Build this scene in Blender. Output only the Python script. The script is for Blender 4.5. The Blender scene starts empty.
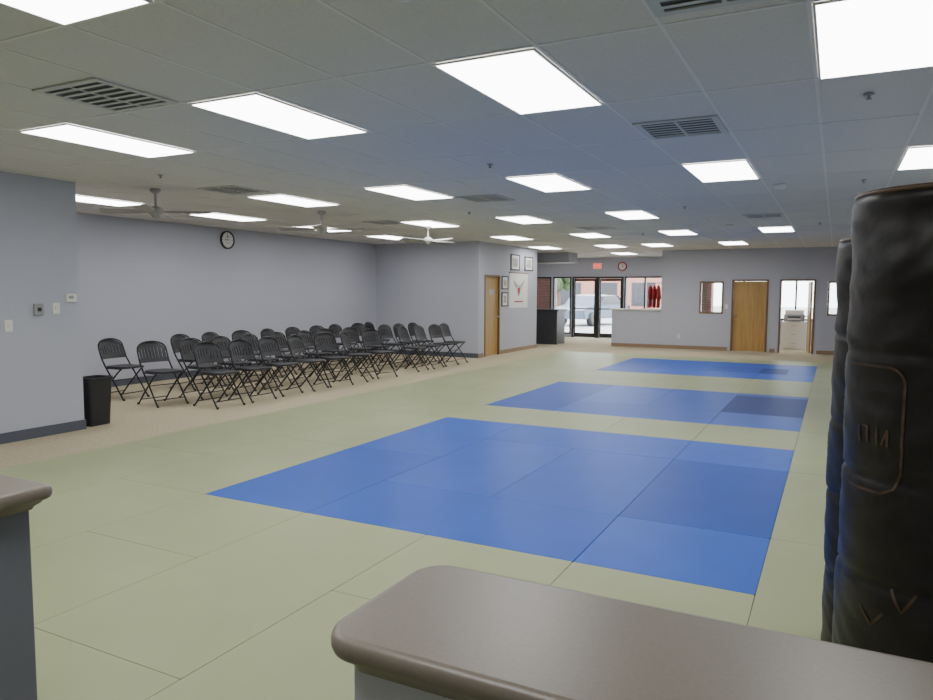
import bpy, math, random
from mathutils import Vector, Matrix, noise
random.seed(3)
S=bpy.context.scene
# ------------------------------------------------------------ materials
def mat(name,col,rough=.6,metal=0,noise_scale=0,amt=.1,bump=0,emit=None,estr=0,spec=.5,coat=0,detail=4,ws=0):
    m=bpy.data.materials.new(name);m.use_nodes=True
    nt=m.node_tree;b=nt.nodes['Principled BSDF']
    b.inputs['Base Color'].default_value=(*col,1);b.inputs['Roughness'].default_value=rough
    b.inputs['Metallic'].default_value=metal;b.inputs['Specular IOR Level'].default_value=spec
    b.inputs['Coat Weight'].default_value=coat
    if emit: b.inputs['Emission Color'].default_value=(*emit,1);b.inputs['Emission Strength'].default_value=estr
    if noise_scale:
        tc=nt.nodes.new('ShaderNodeTexCoord');n=nt.nodes.new('ShaderNodeTexNoise')
        n.inputs['Scale'].default_value=noise_scale;n.inputs['Detail'].default_value=detail
        nt.links.new(tc.outputs['Object'],n.inputs['Vector'])
        r=nt.nodes.new('ShaderNodeValToRGB')
        r.color_ramp.elements[0].position=.3;r.color_ramp.elements[1].position=.7
        r.color_ramp.elements[0].color=(*[c*(1-amt) for c in col],1)
        r.color_ramp.elements[1].color=(*[min(1,c*(1+amt)) for c in col],1)
        nt.links.new(n.outputs['Fac'],r.inputs['Fac']);nt.links.new(r.outputs['Color'],b.inputs['Base Color'])
        if bump:
            bp=nt.nodes.new('ShaderNodeBump');bp.inputs['Strength'].default_value=bump;bp.inputs['Distance'].default_value=.01
            nt.links.new(n.outputs['Fac'],bp.inputs['Height']);nt.links.new(bp.outputs['Normal'],b.inputs['Normal'])
    return m
def wood(name,c1,c2):
    m=mat(name,c1,.4);nt=m.node_tree;b=nt.nodes['Principled BSDF']
    tc=nt.nodes.new('ShaderNodeTexCoord');mp=nt.nodes.new('ShaderNodeMapping');mp.inputs['Scale'].default_value=(14,14,1.2)
    n=nt.nodes.new('ShaderNodeTexNoise');n.inputs['Scale'].default_value=1.5;n.inputs['Detail'].default_value=6
    r=nt.nodes.new('ShaderNodeValToRGB');r.color_ramp.elements[0].position=.3;r.color_ramp.elements[1].position=.7
    r.color_ramp.elements[0].color=(*c1,1);r.color_ramp.elements[1].color=(*c2,1)
    nt.links.new(tc.outputs['Object'],mp.inputs['Vector']);nt.links.new(mp.outputs['Vector'],n.inputs['Vector'])
    nt.links.new(n.outputs['Fac'],r.inputs['Fac']);nt.links.new(r.outputs['Color'],b.inputs['Base Color'])
    return m
def brickmat(name):
    m=mat(name,(.35,.12,.08),.85);nt=m.node_tree;b=nt.nodes['Principled BSDF']
    tc=nt.nodes.new('ShaderNodeTexCoord');sp=nt.nodes.new('ShaderNodeSeparateXYZ');cb=nt.nodes.new('ShaderNodeCombineXYZ')
    nt.links.new(tc.outputs['Object'],sp.inputs[0]);nt.links.new(sp.outputs['X'],cb.inputs['X']);nt.links.new(sp.outputs['Z'],cb.inputs['Y'])
    k=nt.nodes.new('ShaderNodeTexBrick');k.inputs['Scale'].default_value=4.5
    k.inputs['Color1'].default_value=(.42,.13,.08,1);k.inputs['Color2'].default_value=(.25,.09,.06,1);k.inputs['Mortar'].default_value=(.5,.45,.4,1)
    nt.links.new(cb.outputs[0],k.inputs['Vector']);nt.links.new(k.outputs['Color'],b.inputs['Base Color'])
    return m
def glass(name):
    m=bpy.data.materials.new(name);m.use_nodes=True;nt=m.node_tree;nt.nodes.clear()
    o=nt.nodes.new('ShaderNodeOutputMaterial');mx=nt.nodes.new('ShaderNodeMixShader');t=nt.nodes.new('ShaderNodeBsdfTransparent');g=nt.nodes.new('ShaderNodeBsdfGlossy')
    t.inputs[0].default_value=(.93,.95,.95,1);g.inputs['Roughness'].default_value=.02;mx.inputs[0].default_value=.05
    nt.links.new(t.outputs[0],mx.inputs[1]);nt.links.new(g.outputs[0],mx.inputs[2]);nt.links.new(mx.outputs[0],o.inputs[0]);return m
M=dict(
 wall=mat('wall_paint',(.475,.488,.560),.75,noise_scale=60,amt=.02,bump=.03),
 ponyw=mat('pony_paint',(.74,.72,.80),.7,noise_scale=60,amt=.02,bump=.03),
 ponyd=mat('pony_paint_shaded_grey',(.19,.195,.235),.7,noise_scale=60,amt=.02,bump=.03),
 base=mat('baseboard_vinyl',(.09,.10,.13),.5),
 basew=mat('baseboard_wood',(.30,.20,.12),.5),
 ceil=mat('ceiling_tile',(.70,.67,.645),.95,noise_scale=70,amt=.04,bump=.1,spec=.1),
 tbar=mat('tbar',(.76,.735,.71),.5),
 carpet=mat('carpet',(.49,.42,.29),.98,noise_scale=30,amt=.12,bump=.2,spec=.1),
 olive=mat('mat_olive',(.355,.385,.200),.42,noise_scale=1.3,amt=.06,spec=.35),
 seam=mat('mat_seam',(.15,.16,.09),.9),
 blue=mat('mat_blue',(.010,.088,.49),.42,noise_scale=2,amt=.06,spec=.22),
 blue2=mat('mat_blue_mid',(.008,.070,.41),.42,noise_scale=2,amt=.06,spec=.20),
 bluel=mat('mat_blue_light',(.012,.095,.515),.41,noise_scale=2,amt=.06,spec=.24),
 navy=mat('mat_navy',(.006,.042,.25),.45,noise_scale=2,amt=.06,spec=.12),
 lamp=mat('lamp_diffuser',(1,1,1),.5,emit=(.985,.99,1),estr=12),
 white=mat('white_enamel',(.74,.74,.72),.4),
 fanw=mat('fan_enamel',(.40,.385,.36),.55),
 cream=mat('cream_plastic',(.80,.78,.70),.45),
 dark=mat('dark_gap',(.09,.09,.09),.8),
 black=mat('black_plastic',(.018,.018,.022),.42),
 blackm=mat('black_metal',(.02,.02,.022),.3,metal=.3),
 vinyl=mat('black_vinyl',(.014,.011,.0095),.40,noise_scale=9,amt=.4,bump=.4,spec=.35),
 vinylb=mat('vinyl_trim',(.12,.07,.04),.4),
 logo=mat('logo_print',(.060,.030,.014),.55,noise_scale=25,amt=.5),
 lam=mat('laminate_taupe',(.225,.188,.150),.36,noise_scale=150,amt=.06,spec=.5),
 woodd=wood('door_oak',(.38,.22,.06),(.52,.32,.10)),
 woodf=wood('frame_wood',(.16,.09,.035),(.24,.14,.06)),
 alum=mat('dark_aluminium',(.035,.033,.03),.4,metal=.4),
 metal=mat('steel',(.5,.5,.5),.3,metal=1),
 brick=brickmat('brick'),glass=glass('window_glass'),
 red=mat('red_cloth',(.42,.015,.02),.8),
 redem=mat('exit_red',(.8,.02,.02),.5,emit=(1,.06,.03),estr=2.5),
 paper=mat('paper',(.8,.79,.75),.7),picture=mat('picture_print',(.45,.42,.38),.5,noise_scale=12,amt=.5),
 asphalt=mat('asphalt',(.42,.42,.43),.9,noise_scale=5,amt=.1),
 leaf=mat('leaf',(.05,.08,.03),.9,noise_scale=8,amt=.4),
 car=mat('car_paint',(.10,.13,.18),.25,metal=.3),carwin=mat('car_window',(.02,.02,.03),.1),
 grey=mat('grey_plastic',(.34,.34,.35),.5),lgrey=mat('louvre_grey',(.55,.55,.53),.5),soffit=mat('soffit_paint',(.34,.36,.38),.8),
 desk=mat('desk_dark',(.045,.045,.05),.4),bark=mat('bark',(.12,.08,.05),.9),
)
# ------------------------------------------------------------ mesh builder
class MB:
    def __init__(s): s.v=[];s.f=[];s.m=[];s.sm=[];s.mats=[]
    def mi(s,m):
        m=M[m]
        if m not in s.mats:s.mats.append(m)
        return s.mats.index(m)
    def add(s,vs,fs,m,smooth=False):
        o=len(s.v);k=s.mi(m);s.v+= [tuple(v) for v in vs]
        for f in fs:s.f.append([i+o for i in f]);s.m.append(k);s.sm.append(smooth)
    def box(s,a,b,m):
        x0,y0,z0=[min(a[i],b[i]) for i in range(3)];x1,y1,z1=[max(a[i],b[i]) for i in range(3)]
        s.add([(x0,y0,z0),(x1,y0,z0),(x1,y1,z0),(x0,y1,z0),(x0,y0,z1),(x1,y0,z1),(x1,y1,z1),(x0,y1,z1)],
          [(0,3,2,1),(4,5,6,7),(0,1,5,4),(1,2,6,5),(2,3,7,6),(3,0,4,7)],m)
    def bbox(s,a,b,m,r=.01):
        x0,y0,z0=[min(a[i],b[i]) for i in range(3)];x1,y1,z1=[max(a[i],b[i]) for i in range(3)]
        def lp(i,z):return rrect(x0+i,y0+i,x1-i,y1-i,max(r-i,.0005),z,3)
        s.loops([lp(r*.6,z0),lp(0,z0+r*.6),lp(0,z1-r*.6),lp(r*.6,z1)],m,True,False)
    def loops(s,L,m,caps=True,smooth=True):
        n=len(L[0]);vs=[p for l in L for p in l];fs=[]
        for k in range(len(L)-1):
            for i in range(n):
                j=(i+1)%n;fs.append((k*n+i,k*n+j,(k+1)*n+j,(k+1)*n+i))
        s.add(vs,fs,m,smooth)
        if caps:
            s.add(L[0],[tuple(reversed(range(n)))],m);s.add(L[-1],[tuple(range(n))],m)
    def tube(s,pts,r,m,n=8,caps=True):
        pts=[Vector(p) for p in pts];L=[]
        up=None
        for i,p in enumerate(pts):
            d=(pts[min(i+1,len(pts)-1)]-pts[max(i-1,0)]).normalized()
            if up is None:
                up=Vector((0,0,1)) if abs(d.z)<.9 else Vector((1,0,0))
            a=d.cross(up).normalized();b=a.cross(d).normalized();up=b
            L.append([tuple(p+a*r*math.cos(t*2*math.pi/n)-b*r*math.sin(t*2*math.pi/n)) for t in range(n)])
        L=[list(reversed(l)) for l in L]
        s.loops(L,m,caps,True)
    def lathe(s,prof,c,m,n=24,axis='z',caps=True):
        L=[]
        for r,z in prof:
            l=[]
            for t in range(n):
                a=t*2*math.pi/n
                if axis=='z':l.append((c[0]+r*math.cos(a),c[1]+r*math.sin(a),c[2]+z))
                elif axis=='x':l.append((c[0]+z,c[1]+r*math.cos(a),c[2]+r*math.sin(a)))
                else:l.append((c[0]+r*math.sin(a),c[1]+z,c[2]+r*math.cos(a)))
            L.append(l)
        s.loops(L,m,caps,True)
    def mesh(s,name):
        me=bpy.data.meshes.new(name);me.from_pydata(s.v,[],s.f)
        for m in s.mats:me.materials.append(m)
        me.polygons.foreach_set('material_index',s.m);me.polygons.foreach_set('use_smooth',s.sm);me.update();return me
    def obj(s,name,loc=(0,0,0),rz=0,parent=None,me=None):
        o=bpy.data.objects.new(name,me or s.mesh(name));o.location=loc;o.rotation_euler=(0,0,rz)
        S.collection.objects.link(o)
        if parent:o.parent=parent
        return o
def rrect(x0,y0,x1,y1,r,z,n=6):
    P=[]
    for cx,cy,a0 in((x1-r,y0+r,-90),(x1-r,y1-r,0),(x0+r,y1-r,90),(x0+r,y0+r,180)):
        for k in range(n+1):
            a=math.radians(a0+90*k/n);P.append((cx+r*math.cos(a),cy+r*math.sin(a),z))
    return P
def inst(me,name,loc,rz=0):
    o=bpy.data.objects.new(name,me);o.location=loc;o.rotation_euler=(0,0,rz);S.collection.objects.link(o);return o
H=2.75;XL=-7.5;XB=-10.4;XR=1.5;YR=-3.0;YN=5.16;YC=15.2;YE=18.9;YF=20.6;YS=24.0
# ------------------------------------------------------------ walls with openings
def wall(name,axis,c,t,a0,a1,ops=(),m='wall',z1=H):
    b=MB()
    def bx(u0,u1,w0,w1):
        if u1-u0<1e-4 or w1-w0<1e-4:return
        if axis=='y':b.box((u0,c,w0),(u1,c+t,w1),m)
        else:b.box((c,u0,w0),(c+t,u1,w1),m)
    cur=a0
    for (u0,u1,w0,w1) in sorted(ops):
        bx(cur,u0,0,z1);bx(u0,u1,0,w0);bx(u0,u1,w1,z1);cur=u1
    bx(cur,a1,0,z1);return b.obj(name)
wall('wall_left','x',XL,-.14,YR,YN-.0)
wall('wall_alcove_near','y',YN-.14,.14,XB,XL-.14)
wall('wall_alcove_back','x',XB,-.14,YN-.14,YC+.14)
wall('wall_alcove_far','y',YC,.14,XB,XL)
wall('wall_entry_left','x',XL,-.14,YC+.14,YE,[(15.52,16.40,0,1.98)])
wall('wall_lobby_left','x',XB+.2,-.14,YE,YS)
wall('wall_lobby_near','y',YE-.14,.14,XB+.06,XL-.14)
OPF=[(-3.37,-2.74,1.0,1.88),(-2.53,-1.61,0,1.93),(-1.34,-.49,0,1.93),(-.21,.40,1.0,1.88)]
wall('wall_far','y',YF,.12,-4.41,XR,OPF)
wall('wall_office_side','x',-4.41,.12,YF+.12,YS)
wall('wall_right','x',XR,.14,YR,YS+.15)
wall('wall_rear','y',YR,-.14,XL-.14,XR+.14)
OPS=[(-9.9,-8.98,.3,2.1),(-8.90,-8.24,.12,2.1),(-8.2,-6.4,0,2.1),(-6.36,-5.0,.5,2.1),(-4.15,1.2,.75,2.1)]
wall('wall_storefront','y',YS,.15,XB+.06,XR,OPS)
b=MB();b.box((XB-.14,YR-.14,-.1),(XR+.14,YS+.15,0),'carpet');b.obj('floor')
b=MB();b.box((XB-.14,YR-.14,H),(XR+.14,YS+.15,H+.1),'ceil');b.obj('ceiling')
TX,TY=.592,1.183;LX,LY=-1.63,3.9
b=MB();x=LX-TX/2-TX*15
while x<XR:
    if x>XB:
        b.box((x-.010,YR if x>XL else YN,H-.003),(x+.010,YS,H+.001),'tbar')
    x+=TX
y=LY-TY/2-TY*6
while y<YS:
    if y>YR:b.box((XB if y>YN else XL,y-.010,H-.0035),(XR,y+.010,H+.001),'tbar')
    y+=TY
b.obj('trim_ceiling_grid')
def bb(name,a,b_,m='base'):
    q=MB();q.box(a,b_,m);return q.obj(name)
bb('baseboard_left',(XL,YR,0),(XL+.012,YN,.11));bb('baseboard_left_end',(XL-.14,YN,0),(XL+.012,YN+.012,.11))
bb('baseboard_alcove',(XB,YN,0),(XB+.012,YC,.11));bb('baseboard_alcove_far',(XB,YC-.012,0),(XL,YC,.11))
q=MB();q.box((XL,YC-.012,0),(XL+.012,15.46,.1),'basew');q.box((XL,16.46,0),(XL+.012,YE,.1),'basew');q.obj('baseboard_entry')
q=MB()
for u0,u1 in((-5.82,-2.6),(-1.54,-1.41),(-.42,XR)):q.box((u0,YF-.012,0),(u1,YF,.1),'basew')
q.obj('baseboard_far')
bb('baseboard_right',(XR-.012,YR,0),(XR,YF,.1))
# ------------------------------------------------------------ mats
b=MB()
xs=[-6.38,-5.21,-4.23,-3.25,-2.27,-1.29,-.31,.67,XR-.02]
ys=[-2.9,-1.93,-.96,.0,.97,1.93,2.9,3.87,4.83,5.79,6.75,7.71,8.8,9.79,10.78,11.77,12.8,13.85,14.88,15.9,16.92,17.9]
def inblue(x,y):
    return -4.23<x<-.31 and (3.87<y<7.71 or 8.8<y<11.77 or 13.85<y<16.92)
g=.0017;used=set()
b.box((xs[0],ys[0],0),(xs[-1],ys[-1],.014),'seam')
def panel(b,x0,x1,y0,y1,m):
    b.loops([rrect(x0+g,y0+g,x1-g,y1-g,.006,.008,1),rrect(x0+g,y0+g,x1-g,y1-g,.006,.0188,1),rrect(x0+g+.001,y0+g+.001,x1-g-.001,y1-g-.001,.006,.02,1)],m,True,False)
for i in range(len(xs)-1):
    for j in range(len(ys)-1):
        if (i,j) in used:continue
        cx=(xs[i]+xs[i+1])/2;cy=(ys[j]+ys[j+1])/2
        if inblue(cx,cy):continue
        j2=j+1
        if not(j==0 and i%2) and j+1<len(ys)-1 and not inblue(cx,(ys[j+1]+ys[j+2])/2):
            used.add((i,j+1));j2=j+2
        panel(b,xs[i],xs[i+1],ys[j],ys[j2],'olive')
b.obj('olive_tatami_mat_floor')
X=xs[2:7]
b=MB()
panel(b,X[0],X[1],3.87,5.79,'blue');panel(b,X[0],X[1],5.79,7.71,'bluel')
panel(b,X[1],X[3],3.87,4.83,'blue');panel(b,X[3],X[4],3.87,4.83,'bluel')
panel(b,X[1],X[2],4.83,6.75,'bluel');panel(b,X[2],X[3],4.83,6.75,'blue')
panel(b,X[3],X[4],4.83,6.75,'blue2')
panel(b,X[1],X[3],6.75,7.71,'blue');panel(b,X[3],X[4],6.75,7.71,'bluel')
b.obj('blue_training_mat')
b=MB()
panel(b,X[0],X[1],8.8,11.77,'blue2');panel(b,X[1],X[3],8.8,9.79,'blue');panel(b,X[3],X[4],8.8,9.79,'bluel')
panel(b,X[1],X[2],9.79,11.77,'bluel');panel(b,X[2],X[3],9.79,11.77,'blue');panel(b,X[3],X[4],9.79,11.5,'navy');panel(b,X[3],X[4],11.5,11.77,'blue')
b.obj('blue_training_mat')
b=MB()
panel(b,X[0],X[1],13.85,15.9,'blue2');panel(b,X[0],X[2],15.9,16.92,'blue');panel(b,X[1],X[3],13.85,14.88,'bluel');panel(b,X[3],X[4],13.85,14.88,'bluel')
panel(b,X[1],X[2],14.88,15.9,'blue');panel(b,X[2],X[3],14.88,15.9,'blue2');panel(b,X[3],-.8,14.88,15.9,'navy');panel(b,-.8,X[4],14.88,15.9,'blue')
panel(b,X[2],X[4],15.9,16.92,'blue')
b.obj('blue_training_mat')
# ------------------------------------------------------------ ceiling lights
b=MB();w,l=.283,.578
b.box((-w,-l,-.006),(w,-l+.012,.004),'white');b.box((-w,l-.012,-.006),(w,l,.004),'white')
b.box((-w,-l+.012,-.006),(-w+.012,l-.012,.004),'white');b.box((w-.012,-l+.012,-.006),(w,l-.012,.004),'white')
b.box((-w+.012,-l+.012,-.004),(w-.012,l-.012,.003),'lamp')
ml=b.mesh('ceiling_light')
for i,j in [(3,0),(0,0),(-3,0),(-6,0),(-2,-2),(1,3),(-2,3),(-5,3),(-8,3),(4,3),(-12,2),(-12,4),(-2,6),(-5,6),(-8,6),(-12,6),(-12,8),
    (1,9),(-2,9),(-5,9),(-8,9),(-1,12),(-4,12),(-6,12),(-9,12),(-11,15),(-7,15),(-2,15),(1,15),(-5,-3),(1,-3),(-8,-2)]:
    inst(ml,'ceiling_light',(LX+i*TX,LY+j*TY,H-.008))
# vents
b=MB();o=.285;i_=.24
b.box((-o,-o,-.006),(o,-i_,.004),'lgrey');b.box((-o,i_,-.006),(o,o,.004),'lgrey');b.box((-o,-i_,-.006),(-i_,i_,.004),'lgrey');b.box((i_,-i_,-.006),(o,i_,.004),'lgrey')
b.box((-i_,-i_,.001),(i_,i_,.004),'dark')
for k in range(6):
    y=-.19+.076*k
    b.box((-i_,y-.014,-.006),(i_,y+.014,-.003),'lgrey')
b.box((-.010,-i_,-.007),(.010,i_,-.003),'lgrey')
mv=b.mesh('ceiling_vent')
for x,y in [(-4.0,2.98),(-1.04,5.38),(-4.0,8.3),(-6.35,6.35),(-1.04,11.9),(-6.95,10.45),(-.45,2.9),(-4.0,13.0)]:
    inst(mv,'ceiling_vent',(x,y,H-.006))
b=MB();b.lathe([(.030,-.002),(.028,-.007),(.009,-.009),(.009,-.028),(.017,-.030),(.017,-.033),(.004,-.036)],(0,0,0),'grey',12)
ms=b.mesh('fire_sprinkler')
for x,y in [(.12,4.95),(.2,8.6),(-2.9,6.1),(-4.9,9.6),(-1.9,10.2),(-6.2,5.2),(-.3,13.5),(-3.5,14.5)]:inst(ms,'fire_sprinkler',(x,y,H-.004))
b=MB();b.lathe([(.065,0),(.065,-.02),(.05,-.04),(.02,-.046)],(0,0,0),'white',20);md=b.mesh('smoke_detector')
for x,y in [(-1.55,2.45),(-.6,8.6),(-1.7,13.2)]:inst(md,'smoke_detector',(x,y,H-.004))
# ceiling fans
b=MB();b.lathe([(.06,0),(.06,-.03),(.02,-.06),(.014,-.06),(.014,-.2),(.05,-.21),(.085,-.235),(.085,-.285),(.05,-.31),(.04,-.33),(.015,-.34)],(0,0,0),'fanw',20)
for k in range(4):
    a=math.radians(20+90*k);c,s_=math.cos(a),math.sin(a)
    def T(x,y,z):return (x*c-y*s_,x*s_+y*c,z)
    P=[(.08,-.02),(.2,-.05),(.58,-.07),(.62,-.04),(.62,.04),(.58,.07),(.2,.05),(.08,.02)]
    b.loops([[T(x,y,-.27+y*.25) for x,y in P],[T(x,y,-.26+y*.25) for x,y in P]],'fanw',True,False)
mf=b.mesh('ceiling_fan')
for x,y,r in [(-7.13,5.9,.25),(-6.85,8.6,.2),(-6.6,11.3,.9)]:inst(mf,'ceiling_fan',(x,y,H-.001),r)
# ------------------------------------------------------------ folding chairs
b=MB();r=.0115
def arc_frame():
    P=[(.25,-.225,.0),(.10,-.225,.22),(-.08,-.222,.47),(-.15,-.218,.58),(-.205,-.216,.73)]
    Q=list(P)
    for k in range(1,10):
        a=math.pi*k/10
        P.append((-.21-.035*math.sin(a),-.216*math.cos(a),.735+.125*math.sin(a)**.75))
    return P+[(x,-y,z) for x,y,z in reversed(Q)]
b.tube(arc_frame(),r,'blackm',8)
for s_ in(-1,1):
    b.tube([(.20,s_*.195,.455),(.13,s_*.198,.40),(-.10,s_*.20,.17),(-.25,s_*.20,.0)],r,'blackm',8)
    b.lathe([(.016,.0),(.017,.02),(.013,.03)],(.25,s_*.225,0),'black',10);b.lathe([(.016,.0),(.017,.02),(.013,.03)],(-.25,s_*.20,0),'black',10)
    b.tube([(-.08,s_*.215,.45),(.2,s_*.205,.445)],.008,'blackm',6)
b.tube([(.186,-.225,.09),(.186,.225,.09)],.008,'blackm',6)
b.tube([(-.19,-.2,.075),(-.19,.2,.075)],.008,'blackm',6)
b.tube([(-.0,-.2,.27),(-.0,.2,.27)],.007,'blackm',6)
def seatloop(i,z,dz=0):
    P=rrect(-.17+i,-.205+i,.25-i,.205-i,.09,z,5)
    return [(x,y*(1-.12*max(0,(-x+.04))/.2),zz) for x,y,zz in P]
b.loops([seatloop(.02,.445),seatloop(.003,.452),seatloop(0,.464),seatloop(.008,.475),seatloop(.035,.479),seatloop(.1,.472)],'black',True,True)
def bp_(y,z):
    return -.155-(z-.58)*.36-.03*(1-(y/.2)**2)
def patch(y0,y1,z0,z1,ny=4,nz=2,th=.012):
    vs=[];fs=[]
    for side in(0,1):
        for j in range(nz+1):
            for i in range(ny+1):
                y=y0+(y1-y0)*i/ny;z=z0+(z1-z0)*j/nz;vs.append((bp_(y,z)+(th if side else 0),y,z))
    N=(ny+1)*(nz+1)
    for j in range(nz):
        for i in range(ny):
            a=j*(ny+1)+i;c=[a,a+1,a+ny+2,a+ny+1];fs.append(c[::-1]);fs.append([q+N for q in c])
    ring=[i for i in range(ny+1)]+[j*(ny+1)+ny for j in range(1,nz+1)]+[nz*(ny+1)+i for i in range(ny-1,-1,-1)]+[j*(ny+1) for j in range(nz-1,0,-1)]
    for k in range(len(ring)):
        a=ring[k];c=ring[(k+1)%len(ring)];fs.append([a,c,c+N,a+N])
    b.add(vs,fs,'black',False)
patch(-.205,.205,.575,.635,8,1);
vs=[];fs=[];n=14
for side in(0,1):
    for i in range(n+1):
        y=-.205+.41*i/n;q=math.sqrt(max(0,1-(y/.206)**2));zt=.735+.115*q;zb=.72+.055*q
        for z in(zb,zt):vs.append((bp_(y,z)+(.012 if side else 0),y,z))
N=2*(n+1)
for i in range(n):
    a=2*i;fs.append([a,a+1,a+3,a+2]);fs.append([a+N+2,a+N+3,a+N+1,a+N])
    fs.append([a+1,a+1+N,a+3+N,a+3]);fs.append([a,a+2,a+2+N,a+N])
b.add(vs,fs,'black')
for k in range(8):
    y=-.2+.4*(k+.5)/8;patch(y-.019,y+.019,.63,.722+.055*math.sqrt(1-(y/.206)**2),1,2)
mc=b.mesh('folding_chair')
rows=[(-7.46,[7.1,7.72,8.38,9.0,9.62,10.3,10.95,12.15,12.75,13.35,13.9]),
      (-8.27,[6.82,7.55,8.15,8.8,9.45,10.1,10.75,11.4,12.05,12.7,13.3,13.85]),
      (-9.22,[6.95,8.2,8.85,9.5,10.2,10.9,11.6,12.3,13.0,13.6])]
for ri,(x,Y) in enumerate(rows):
    for y in Y:
        rz=random.uniform(-.13,.13)
        if ri==0 and 8.9<y<11.1:rz+=random.choice((-.35,.3,-.2))
        inst(mc,'folding_chair',(x+random.uniform(-.06,.06),y,0),rz)
# ------------------------------------------------------------ trash bin
b=MB()
b.loops([rrect(-.1,-.14,.1,.14,.03,0),rrect(-.125,-.165,.125,.165,.035,.52),rrect(-.135,-.175,.135,.175,.04,.525),rrect(-.135,-.175,.135,.175,.04,.56),rrect(-.12,-.16,.12,.16,.035,.56),rrect(-.095,-.13,.095,.13,.03,.03)],'black',True,False)
b.obj('trash_bin',(-7.66,5.40,0),.1)
# ------------------------------------------------------------ pony walls with laminate caps
def cap(name,x0,x1,y0,y1,ztop,wm,rx=.055,wi=.04):
    b=MB()
    xl,xr=x0+wi,x1-wi
    if x1>=XR-.01:xr=x1
    if x0<=XL+.01:xl=x0
    b.box((xl,y0+wi,0),(xr,y1-wi,ztop-.05),wm)
    b.box((xl,y0+wi-.01,0),(xr,y0+wi,.1),'base');b.box((xl,y1-wi,0),(xr,y1-wi+.01,.1),'base')
    def lp(i,z):return rrect(x0+i,y0+i,x1-i,y1-i,max(rx-i,.004),z,10)
    b.loops([lp(wi-.006,ztop-.058),lp(wi-.010,ztop-.050),lp(.024,ztop-.042),lp(.020,ztop-.036),lp(.012,ztop-.034)],'lam',True,True)
    b.loops([lp(.012,ztop-.034),lp(.003,ztop-.029),lp(0,ztop-.022),lp(0,ztop-.012),lp(.003,ztop-.004),lp(.008,ztop-.001),lp(.014,ztop)],'lam',True,True)
    b.obj(name)
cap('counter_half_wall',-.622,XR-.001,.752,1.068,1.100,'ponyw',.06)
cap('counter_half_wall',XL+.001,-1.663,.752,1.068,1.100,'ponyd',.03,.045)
# ------------------------------------------------------------ heavy bags
def bag(cx,cy,r,h,sd,logo):
    b=MB();n=72;L=[]
    zs=[0,.01,.03]+[.03+(h-.07)*k/110 for k in range(1,111)]+[h-.03,h-.018,h-.008,h]
    seams=[.38,.72,1.03,1.40]
    def wr(a,z):
        return (noise.noise(Vector((math.cos(a)*1.2+sd,math.sin(a)*1.2,z*7)))*.009+noise.noise(Vector((math.cos(a)*2.5,math.sin(a)*2.5+sd,z*22+3*math.sin(a*2))))*.006)*min(1,max(0,min(z,h-z)/.08))
    for z in zs:
        k=0
        if z<.03:k=-.02*(1-z/.03)
        if z>h-.04:
            q=(z-(h-.04))/.04;k=-.035*(1-math.sqrt(max(0,1-q*q)))
        for s_ in seams:k-=.009*math.exp(-((z-s_)/.010)**2)
        l=[]
        for t in range(n):
            a=t*2*math.pi/n
            rr=r+k+wr(a,z);l.append((rr*math.cos(a),rr*math.sin(a),z))
        L.append(l)
    b.loops(L,'vinyl',True,True)
    b.tube([((r-.010)*math.cos(a*math.pi/18),(r-.010)*math.sin(a*math.pi/18),h-.010) for a in range(37)],.008,'vinylb',6,False)
    o=b.obj('heavy_bag',(cx,cy,0))
    if logo:
        q=MB();a0=math.atan2(-cy,-cx)
        def rad(a,z):
            return r+wr(a,z)+.003-sum(.009*math.exp(-((z-s_)/.010)**2) for s_ in seams)
        def strip(P0,w=.005):
            P=[]
            for k in range(len(P0)-1):
                (t0,z0),(t1,z1)=P0[k],P0[k+1];m_=max(1,int(max(abs(t1-t0)/3,abs(z1-z0)/.012)))
                for i in range(m_):P.append((t0+(t1-t0)*i/m_,z0+(z1-z0)*i/m_))
            P.append(P0[-1])
            P=[(a0-math.radians(t),z) for t,z in P];vs=[];fs=[]
            for k,(a,z) in enumerate(P):
                a2,z2=P[min(k+1,len(P)-1)];a1,z1_=P[max(k-1,0)]
                d=Vector(((a2-a1)*r,z2-z1_)).normalized() if (a2!=a1 or z2!=z1_) else Vector((1,0))
                nx,nz=-d.y*w,d.x*w
                for sg in(1,-1):
                    aa=a+sg*nx/r;zz=z+sg*nz;R=rad(aa,zz);vs.append((R*math.cos(aa),R*math.sin(aa),zz))
            for k in range(len(P)-1):fs.append((2*k,2*k+1,2*k+3,2*k+2))
            q.add(vs,fs,'logo',True)
        pts=[]
        for k in range(7):
            a=math.pi/2*k/6;pts.append((20+10*(1-math.cos(a)),1.31+.05*math.sin(a)))
        strip([(20,1.06),(20,1.31)]+pts[1:]+[(42,1.36),(62,1.36)],.004)
        strip([(20,1.06),(24,1.01),(32,.99),(62,.99)],.004)
        # faint worn print letters, simplified to strokes, inside the outline
        for t in(29,36,43,50):
            strip([(t,1.13),(t,1.18)],.004)
        strip([(29,1.18),(33,1.13)],.003);strip([(43,1.18),(47,1.18)],.003)
        strip([(8,.72),(15,.66),(22,.72)],.004);strip([(26,.64),(34,.59),(42,.64)],.004)
        q.obj('printed_logo',parent=o)
bag(.300,2.58,.265,1.875,1.3,True)
bag(.262,3.49,.265,1.80,7.7,False)
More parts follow.
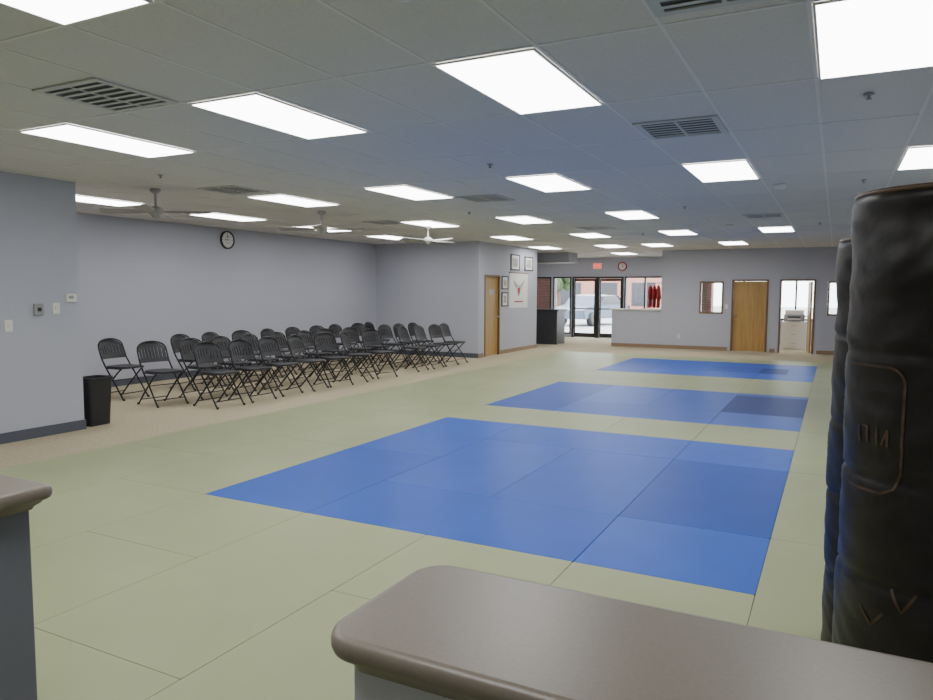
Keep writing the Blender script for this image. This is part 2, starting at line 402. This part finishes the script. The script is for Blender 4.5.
# ------------------------------------------------------------ wall things
X0=XL+.001
b=MB();b.lathe([(.17,0),(.17,.035),(.160,.045),(.146,.034),(.144,.012)],(0,0,0),'black',32,'x',False)
b.lathe([(.146,.008),(.146,.022)],(0,0,0),'paper',32,'x')
for k in range(12):
    a=k*math.pi/6;b.box((.023,.12*math.sin(a)-.007,.12*math.cos(a)-.007),(.026,.12*math.sin(a)+.007,.12*math.cos(a)+.007),'black')
b.lathe([(.075,.023),(.072,.0245)],(0,0,0),'grey',24,'x');b.lathe([(.062,.0245),(.06,.026)],(0,0,0),'paper',24,'x')
b.box((.027,-.005,-.02),(.030,.005,.10),'black');b.box((.027,-.07,-.005),(.030,.02,.005),'black')
b.obj('wall_clock',(XB+.001,10.2,2.53))
b=MB();b.bbox((0,-.06,-.045),(.025,.06,.045),'cream',.006);b.box((.025,-.035,-.01),(.027,.02,.025),'grey');b.obj('thermostat',(X0,5.05,1.48))
b=MB();b.bbox((0,-.05,-.06),(.03,.05,.06),'grey',.006);b.box((.03,-.02,-.02),(.035,.02,.02),'black');b.obj('alarm_keypad',(X0,4.68,1.36))
def switch(name,x,y,z):
    b=MB();b.bbox((0,-.04,-.06),(.008,.04,.06),'cream',.003);b.box((.008,-.012,-.02),(.016,.012,.02),'white');b.obj(name,(x,y,z))
switch('light_switch',X0,4.37,1.20);switch('light_switch',X0,4.88,1.37)
def switchy(x,z):
    b=MB();b.bbox((-.04,-.008,-.06),(.04,0,.06),'cream',.003);b.box((-.012,-.016,-.02),(.012,-.008,.02),'white');b.obj('light_switch',(x,YF-.001,z))
switchy(-2.66,1.2);
b=MB();b.bbox((-.04,-.008,-.06),(.04,0,.06),'cream',.003);b.box((-.015,-.012,.01),(.015,-.008,.035),'grey');b.box((-.015,-.012,-.035),(.015,-.008,-.01),'grey');b.obj('wall_outlet',(-3.9,YF-.001,.35))
def frame(y0,y1,z0,z1):
    b=MB();t=.03
    b.box((0,y0,z0),(.02,y1,z0+t),'black');b.box((0,y0,z1-t),(.02,y1,z1),'black');b.box((0,y0,z0+t),(.02,y0+t,z1-t),'black');b.box((0,y1-t,z0+t),(.02,y1,z1-t),'black')
    b.box((0,y0+t,z0+t),(.01,y1-t,z1-t),'paper');b.box((.01,y0+t+.07,z0+t+.06),(.012,y1-t-.07,z1-t-.06),'picture');b.obj('framed_picture',(X0,0,0))
frame(16.50,16.88,1.63,1.97);frame(16.50,16.88,1.2,1.56);frame(17.05,17.62,2.13,2.54);frame(17.98,18.54,2.14,2.52)
b=MB();b.box((0,16.98,1.15),(.008,18.2,2.06),'paper');b.tube([(.012,16.95,2.07),(.012,18.23,2.07)],.012,'woodf',8)
def poly(P,x0,x1,m):b.loops([[(x1,y,z) for y,z in P][::-1],[(x0,y,z) for y,z in P][::-1]],m,True,False)
W=[(17.22,1.88),(17.42,1.80),(17.54,1.72),(17.59,1.77),(17.64,1.72),(17.76,1.80),(17.96,1.88),(17.88,1.76),(17.70,1.62),(17.66,1.50),(17.59,1.44),(17.52,1.50),(17.48,1.62),(17.30,1.76)]
poly(W,.008,.011,'picture');poly([(17.52,1.68),(17.66,1.68),(17.65,1.56),(17.59,1.50),(17.53,1.56)],.0115,.013,'red')
poly([(17.3,1.30),(17.88,1.30),(17.88,1.33),(17.3,1.33)],.008,.011,'red')
b.obj('eagle_banner',(X0,0,0))
# doors / windows
def framed(name,x0,x1,z0,z1,fm,yf,t=.12,f=.045,leaf=False,mull=(),gl=True):
    b=MB();e=.002
    x0+=e;x1-=e;z1-=e
    ya,yb=yf-.015,yf+t+.015
    zb=z0 if z0>0 else 0
    b.box((x0,ya,zb),(x0+f,yb,z1),fm);b.box((x1-f,ya,zb),(x1,yb,z1),fm);b.box((x0+f,ya,z1-f),(x1-f,yb,z1),fm)
    if z0>0:b.box((x0+f,ya,z0+e),(x1-f,yb,z0+f),fm)
    for mx,w in mull:b.box((mx-w/2,ya+.02,(z0+f if z0>0 else 0)),(mx+w/2,yb-.02,z1-f),fm)
    ym=yf+t/2
    if leaf:
        b.box((x0+f+.003,ym-.02,.008),(x1-f-.003,ym+.02,z1-f-.004),'woodd')
        b.lathe([(.03,0),(.03,-.008),(.012,-.01),(.012,-.04),(.028,-.045),(.028,-.06),(.01,-.07)],(x0+f+.07,ym-.02,.95),'metal',14,'y')
    elif gl:b.box((x0+f,ym-.003,(z0+f if z0>0 else .01)),(x1-f,ym+.003,z1-f),'glass')
    return b.obj(name)
framed('window_1',-3.37,-2.74,1.0,1.88,'woodf',YF)
framed('door_1',-2.53,-1.61,0,1.93,'woodf',YF,leaf=True)
framed('door_frame_2',-1.34,-.49,0,1.93,'woodf',YF,gl=False)
framed('window_2',-.21,.40,1.0,1.88,'woodf',YF)
b=MB();b.box((0,0,.01),(.04,.76,1.87),'woodd');b.lathe([(.03,0),(.03,-.008),(.012,-.01),(.012,-.05),(.028,-.05),(.01,-.07)],(0,.69,.95),'metal',12,'x');b.obj('door_2',(-.60,YF+.16,0),.12)
b=MB();y0,y1,zt,f=15.522,16.398,1.978,.05
b.box((XL-.145,y0,0),(XL+.015,y0+f,zt),'woodf');b.box((XL-.145,y1-f,0),(XL+.015,y1,zt),'woodf');b.box((XL-.145,y0+f,zt-f),(XL+.015,y1-f,zt),'woodf')
b.box((XL-.07,y0+f+.003,.01),(XL-.03,y1-f-.003,zt-f-.003),'woodd')
b.lathe([(.03,0),(.03,.008),(.012,.01),(.012,.045),(.028,.05),(.01,.07)],(XL-.03,y1-f-.07,.95),'metal',12,'x');b.box((XL-.03,15.8,1.5),(XL-.024,16.1,1.62),'grey')
b.obj('door_3')
framed('window_3',-9.9,-8.98,.3,2.1,'alum',YS,.15)
framed('window_4',-8.90,-8.24,.12,2.1,'alum',YS,.15)
framed('window_5',-6.36,-5.0,.5,2.1,'alum',YS,.15,mull=((-5.68,.05),))
framed('window_6',-4.15,1.2,.75,2.1,'alum',YS,.15,mull=((-2.6,.05),(-1.1,.05),(.3,.05)))
o=framed('door_4',-8.2,-6.4,0,2.1,'alum',YS,.15,f=.06,mull=((-7.3,.14),))
b=MB()
for x0,x1 in((-8.13,-7.38),(-7.22,-6.47)):
    b.box((x0,YS+.03,.01),(x1,YS+.07,.16),'alum');b.box((x0,YS+.03,1.95),(x1,YS+.07,2.03),'alum')
    b.box((x0,YS+.03,.16),(x0+.04,YS+.07,1.95),'alum');b.box((x1-.04,YS+.03,.16),(x1,YS+.07,1.95),'alum')
    b.box((x0,YS-.01,.98),(x1,YS+.02,1.02),'alum')
b.obj('door_panels',parent=o)
b=MB();b.box((-5.82,YF,0),(-4.412,YF+.12,1.06),'wall');b.bbox((-5.88,YF-.06,1.06),(-4.412,YF+.2,1.1),'cream',.012);b.obj('reception_half_wall')
b=MB();b.box((-9.6,20.4,2.47),(-7.1,21.2,H-.005),'soffit');b.box((-9.6,20.36,2.45),(-7.06,21.24,2.47),'grey');b.obj('trim_soffit')
b=MB();b.box((-9.0,20.3,.02),(-7.4,20.34,1.0),'desk');b.box((-9.0,20.34,.02),(-8.96,21.0,1.0),'desk');b.box((-7.44,20.34,.02),(-7.4,21.0,1.0),'desk')
b.box((-9.0,20.34,0),(-7.4,20.38,.02),'desk');b.bbox((-9.06,20.24,1.0),(-7.34,21.05,1.05),'desk',.012);b.box((-8.9,20.6,.72),(-7.5,21.0,.75),'desk')
b.box((-8.96,20.96,0),(-8.9,21,.9),'desk');b.box((-7.5,20.96,0),(-7.44,21,.9),'desk');b.box((-9,20.3,0),(-7.4,20.34,.02),'desk')
b.obj('reception_desk')
# exit sign
b=MB();b.bbox((-.16,-.05,-.1),(.16,0,.1),'white',.008)
def seg(x0,z0,x1,z1):b.box((x0,-.056,z0),(x1,-.05,z1),'redem')
w=.016
seg(-.13,-.07,-.13+w,.07)
for z in(-.07,-.008,.07-w):seg(-.13,z,-.075,z+w)
for sgn in(1,-1):
    b.loops([[(-.06,-.056,-.07*sgn),(-.04,-.056,-.07*sgn),(.008,-.056,.07*sgn),(-.012,-.056,.07*sgn)],[(-.06,-.05,-.07*sgn),(-.04,-.05,-.07*sgn),(.008,-.05,.07*sgn),(-.012,-.05,.07*sgn)]],'redem',True,False)
seg(.03,-.07,.03+w,.07);seg(.095,-.07,.095+w,.07);seg(.065,.07-w,.14,.07)
b.obj('exit_sign',(-7.3,YS-.001,2.46))
b=MB();b.lathe([(.15,0),(.15,-.03),(.13,-.04),(.12,-.03),(.118,-.01)],(0,0,0),'red',28,'y',False);b.lathe([(.12,-.008),(.12,-.02)],(0,0,0),'paper',28,'y')
b.box((-.005,-.026,0),(.005,-.022,.09),'black');b.box((0,-.026,-.005),(.06,-.022,.005),'black');b.obj('wall_clock',(-6.45,YS-.001,2.44))
# uniforms on rack
b=MB();b.tube([(-5.0,21.5,.03),(-5.0,21.5,1.85)],.012,'metal');b.tube([(-4.5,21.5,.03),(-4.5,21.5,1.85)],.012,'metal');b.tube([(-5.0,21.5,1.85),(-4.5,21.5,1.85)],.012,'metal')
for x in(-5.0,-4.5):b.tube([(x,21.25,.018),(x,21.75,.018)],.018,'metal')
for k in range(3):
    x=-4.92+k*.12;yy=21.5
    P=[(-.05,.5),(.0,.52),(.05,.5),(.17,.40),(.22,.12),(.16,.10),(.13,.28),(.14,-.15),(-.14,-.15),(-.13,.28),(-.16,.10),(-.22,.12),(-.17,.40)]
    b.loops([[(x-.022+.01*math.sin(9*z),yy+y,1.27+z) for y,z in P],[(x+.022+.01*math.sin(9*z),yy+y,1.27+z) for y,z in P]],'red',True,False)
    b.tube([(x,yy,1.77),(x,yy,1.87)],.004,'metal',6)
b.obj('uniform_rack')
b=MB();b.bbox((-1.35,22.0,.0),(-.72,22.55,.78),'white',.008)
for k in range(3):
    b.box((-1.33,21.992,.04+k*.245),(-.74,22.0,.27+k*.245),'cream');b.box((-1.1,21.975,.17+k*.245),(-.97,21.992,.185+k*.245),'metal')
b.obj('filing_cabinet')
b=MB();b.bbox((-1.3,22.02,.78),(-.77,22.5,.98),'grey',.02);b.bbox((-1.27,22.05,.98),(-.8,22.47,1.1),'cream',.02);b.box((-1.2,21.93,.84),(-.87,22.02,.855),'cream');b.box((-1.2,22.018,.88),(-.87,22.021,.93),'dark');b.obj('office_printer')
# ------------------------------------------------------------ exterior
b=MB();b.box((-60,YS+.15,-.2),(40,90,-.02),'asphalt');b.obj('ground_parking_lot')
b=MB();b.box((-10.6,YS+.3,-.02),(-9.05,YS+.75,3.2),'brick');b.obj('brick_pier')
b=MB();b.box((-5.0,YS+.3,-.02),(-3.6,YS+.75,3.2),'brick');b.obj('brick_pier')
b=MB();b.box((-30,62,-.02),(-13,70,4.0),'brick');b.box((-30,61.9,3.6),(-13,62,4.1),'cream')
for k in range(5):b.box((-29+k*3.3,61.95,.4),(-27+k*3.3,62,2.4),'carwin')
b.obj('distant_building')
b=MB()
P=[(-2.2,.35),(-2.25,.75),(-1.9,.9),(-1.1,.98),(-.55,1.42),(.9,1.45),(1.6,1.0),(2.15,.92),(2.25,.6),(2.2,.35)]
b.loops([[(x,-.85,z) for x,z in P],[(x,-.9,z) for x,z in P],[(x,.9,z) for x,z in P],[(x,.85,z) for x,z in P]],'car',True,False)
b.loops([[(x,-.91,z) for x,z in [(-.95,1.0),(-.5,1.36),(.85,1.38),(1.35,1.02)]],[(x,.91,z) for x,z in [(-.95,1.0),(-.5,1.36),(.85,1.38),(1.35,1.02)]]],'carwin',True,False)
for x in(-1.4,1.4):
    for y in(-.82,.82):b.lathe([(.2,-.11),(.33,-.11),(.34,0),(.33,.11),(.2,.11)],(x,y,.34),'black',20,'y')
mcar=b.mesh('parked_car');inst(mcar,'parked_car',(-10.6,34,-.02),1.35);inst(mcar,'parked_car',(-14.5,46,-.02),1.5)
b=MB();b.tube([(0,0,0),(.1,0,1),(0,.05,2.2),(.1,0,3)],.12,'bark')
for k in range(26):
    a=random.uniform(0,6.28);rr=random.uniform(0,1.0);z=random.uniform(1.9,3.9)
    c=(rr*math.cos(a),rr*math.sin(a),z);q=random.uniform(.25,.5)
    b.lathe([(q*math.sin(t*math.pi/6),-q*math.cos(t*math.pi/6)) for t in range(0,7)],c,'leaf',8)
b.obj('parking_lot_tree',(-15.3,42,-.02))
# ------------------------------------------------------------ world
w=bpy.data.worlds.new('World');S.world=w;w.use_nodes=True
bg=w.node_tree.nodes['Background'];bg.inputs[0].default_value=(.92,.96,1,1);bg.inputs[1].default_value=11
# ------------------------------------------------------------ camera
cd=bpy.data.cameras.new('camera');cam=bpy.data.objects.new('camera',cd);S.collection.objects.link(cam)
yaw,pit,rol=map(math.radians,(27.2,4.65,.28))
F=Vector((-math.sin(yaw)*math.cos(pit),math.cos(yaw)*math.cos(pit),-math.sin(pit)));R=Vector((math.cos(yaw),math.sin(yaw),0));U=R.cross(F)
R2=R*math.cos(rol)+U*math.sin(rol);U2=-R*math.sin(rol)+U*math.cos(rol)
m=Matrix((( R2.x,U2.x,-F.x,0),(R2.y,U2.y,-F.y,0),(R2.z,U2.z,-F.z,1.57),(0,0,0,1)))
cam.matrix_world=m;cd.sensor_width=36;cd.lens=717.9/933*36;cd.clip_start=.02;cd.clip_end=300
S.camera=cam
